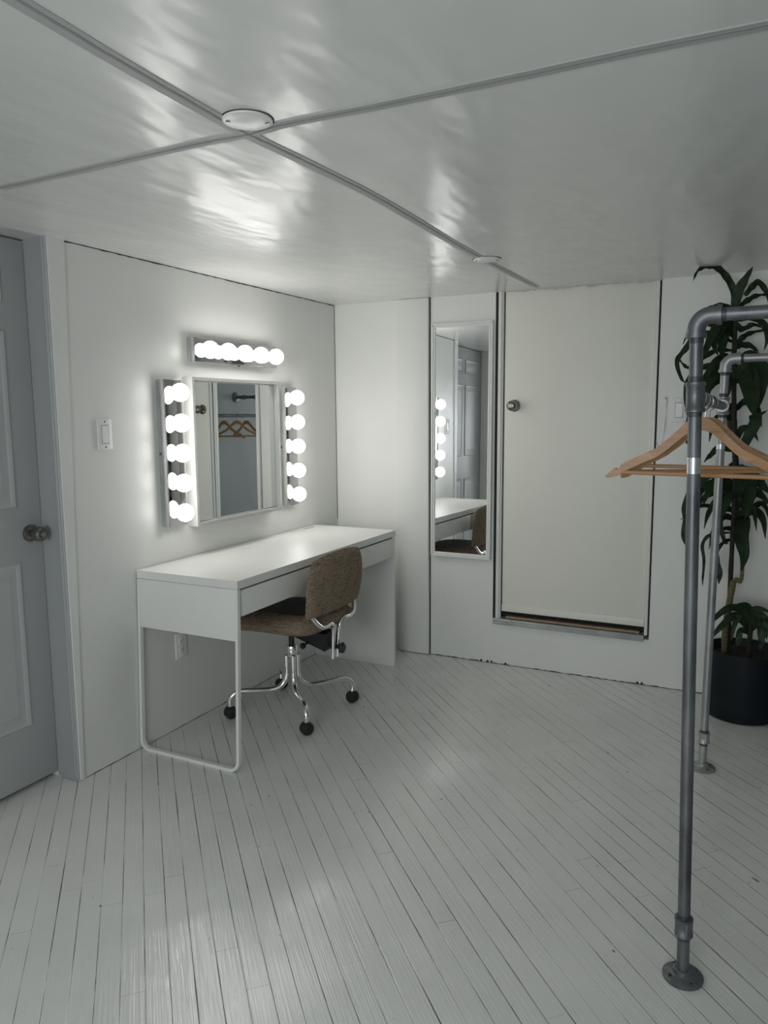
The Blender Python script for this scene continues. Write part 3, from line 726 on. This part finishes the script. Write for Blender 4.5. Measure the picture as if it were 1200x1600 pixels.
L([(1147, 575), (1172, 562), (1186, 580), (1187, 610), (1180, 648)], .082, -.16, -.24, .2)
L([(1147, 595), (1162, 580), (1172, 600), (1176, 630), (1178, 650)], .085, -.16, -.28, -.2)
L([(1147, 560), (1160, 574), (1178, 580)], .030, -.16, -.18)
L([(1146, 580), (1120, 572), (1090, 578), (1074, 600), (1072, 630), (1078, 665)], .030, -.16, -.22)
# middle, behind the hangers
L([(1175, 648), (1180, 660), (1166, 690), (1164, 705)], .050, -.24, -.28)
L([(1150, 700), (1162, 690), (1182, 655), (1200, 640)], .024, -.14, -.22)
L([(1147, 640), (1110, 625), (1090, 640), (1078, 660)], .034, -.14, -.22)
L([(1147, 705), (1125, 700), (1110, 712), (1100, 722)], .030, -.14, -.22)
L([(1147, 770), (1125, 740), (1100, 748), (1082, 775), (1075, 810)], .040, -.13, -.24)
L([(1147, 775), (1112, 760), (1085, 765), (1070, 795), (1072, 822)], .045, -.13, -.2)
L([(1147, 770), (1130, 752), (1112, 760), (1098, 790)], .055, -.13, -.26)
L([(1150, 740), (1158, 735), (1154, 770), (1142, 780)], .048, -.13, -.28)
L([(1150, 745), (1168, 740), (1172, 775), (1163, 812)], .060, -.13, -.28)
L([(1152, 750), (1178, 745), (1192, 760), (1204, 772)], .045, -.13, -.2)
L([(1152, 790), (1170, 765), (1190, 775), (1203, 790)], .040, -.13, -.2)
L([(1155, 810), (1170, 780), (1175, 760), (1185, 750)], .030, -.13, -.25)
L([(1155, 812), (1178, 798), (1192, 812), (1196, 842)], .036, -.13, -.25)
L([(1155, 812), (1185, 788), (1196, 792), (1202, 812)], .026, -.13, -.2)
L([(1150, 800), (1135, 795), (1125, 812), (1132, 845), (1140, 850)], .026, -.13, -.24)
L([(1149, 812), (1130, 808), (1115, 830), (1108, 858)], .030, -.13, -.24)
L([(1148, 828), (1132, 826), (1118, 838)], .020, -.13, -.22)
L([(1146, 842), (1130, 848), (1120, 868), (1124, 912)], .016, -.14, -.22)
L([(1120, 866), (1118, 880), (1124, 897), (1123, 912)], .038, -.22, -.23)
L([(1146, 832), (1112, 835), (1098, 850), (1100, 876), (1098, 905), (1098, 916)], .016, -.14, -.2)
L([(1147, 800), (1100, 790), (1078, 800), (1064, 812)], .020, -.13, -.22)
L([(1157, 805), (1160, 815), (1158, 840), (1163, 868), (1158, 893)], .066, -.13, -.28)
L([(1147, 780), (1125, 778), (1108, 800), (1100, 826)], .030, -.13, -.24)
L([(1146, 590), (1115, 600), (1085, 640), (1072, 680), (1078, 700)], .034, -.15, -.24)
L([(1150, 770), (1110, 755), (1080, 790), (1068, 835), (1075, 858)], .034, -.13, -.22)
L([(1150, 640), (1165, 628), (1184, 640), (1190, 668)], .032, -.13, -.20)
L([(1148, 590), (1138, 600), (1130, 625), (1126, 650)], .045, -.16, -.24)
L([(1150, 720), (1140, 735), (1120, 750), (1108, 775)], .035, -.13, -.22)
L([(1152, 760), (1140, 775), (1128, 800), (1120, 820)], .042, -.13, -.24)
L([(1153, 765), (1165, 780), (1178, 800), (1182, 830)], .030, -.13, -.24)
L([(1153, 790), (1165, 788), (1180, 772), (1200, 756)], .034, -.13, -.20)
L([(1150, 690), (1160, 670), (1175, 672), (1185, 690)], .030, -.13, -.20)
L([(1147, 655), (1130, 650), (1115, 662), (1108, 690)], .036, -.13, -.22)
L([(1150, 780), (1120, 770), (1095, 782), (1085, 810), (1078, 850)], .026, -.13, -.22)
# young rosette in the pot
for pxs, wd in (([(1172, 985), (1160, 955), (1140, 950), (1118, 965), (1112, 978)], .034), ([(1172, 985), (1150, 962), (1128, 978), (1104, 1005)], .036), ([(1173, 980), (1160, 960), (1148, 975), (1142, 1005)], .030),
                ([(1173, 980), (1176, 955), (1190, 952), (1206, 958)], .030), ([(1173, 980), (1188, 962), (1196, 980), (1198, 1000)], .034), ([(1173, 985), (1186, 970), (1190, 1000), (1186, 1018)], .036),
                ([(1173, 985), (1170, 950), (1155, 946), (1143, 953)], .028), ([(1172, 990), (1158, 985), (1152, 1005), (1140, 1014)], .028), ([(1173, 978), (1180, 960), (1196, 965), (1206, 985)], .032)):
    L(pxs, wd, -.21, -.27 if pxs[-1][0] > 1120 else -.30)
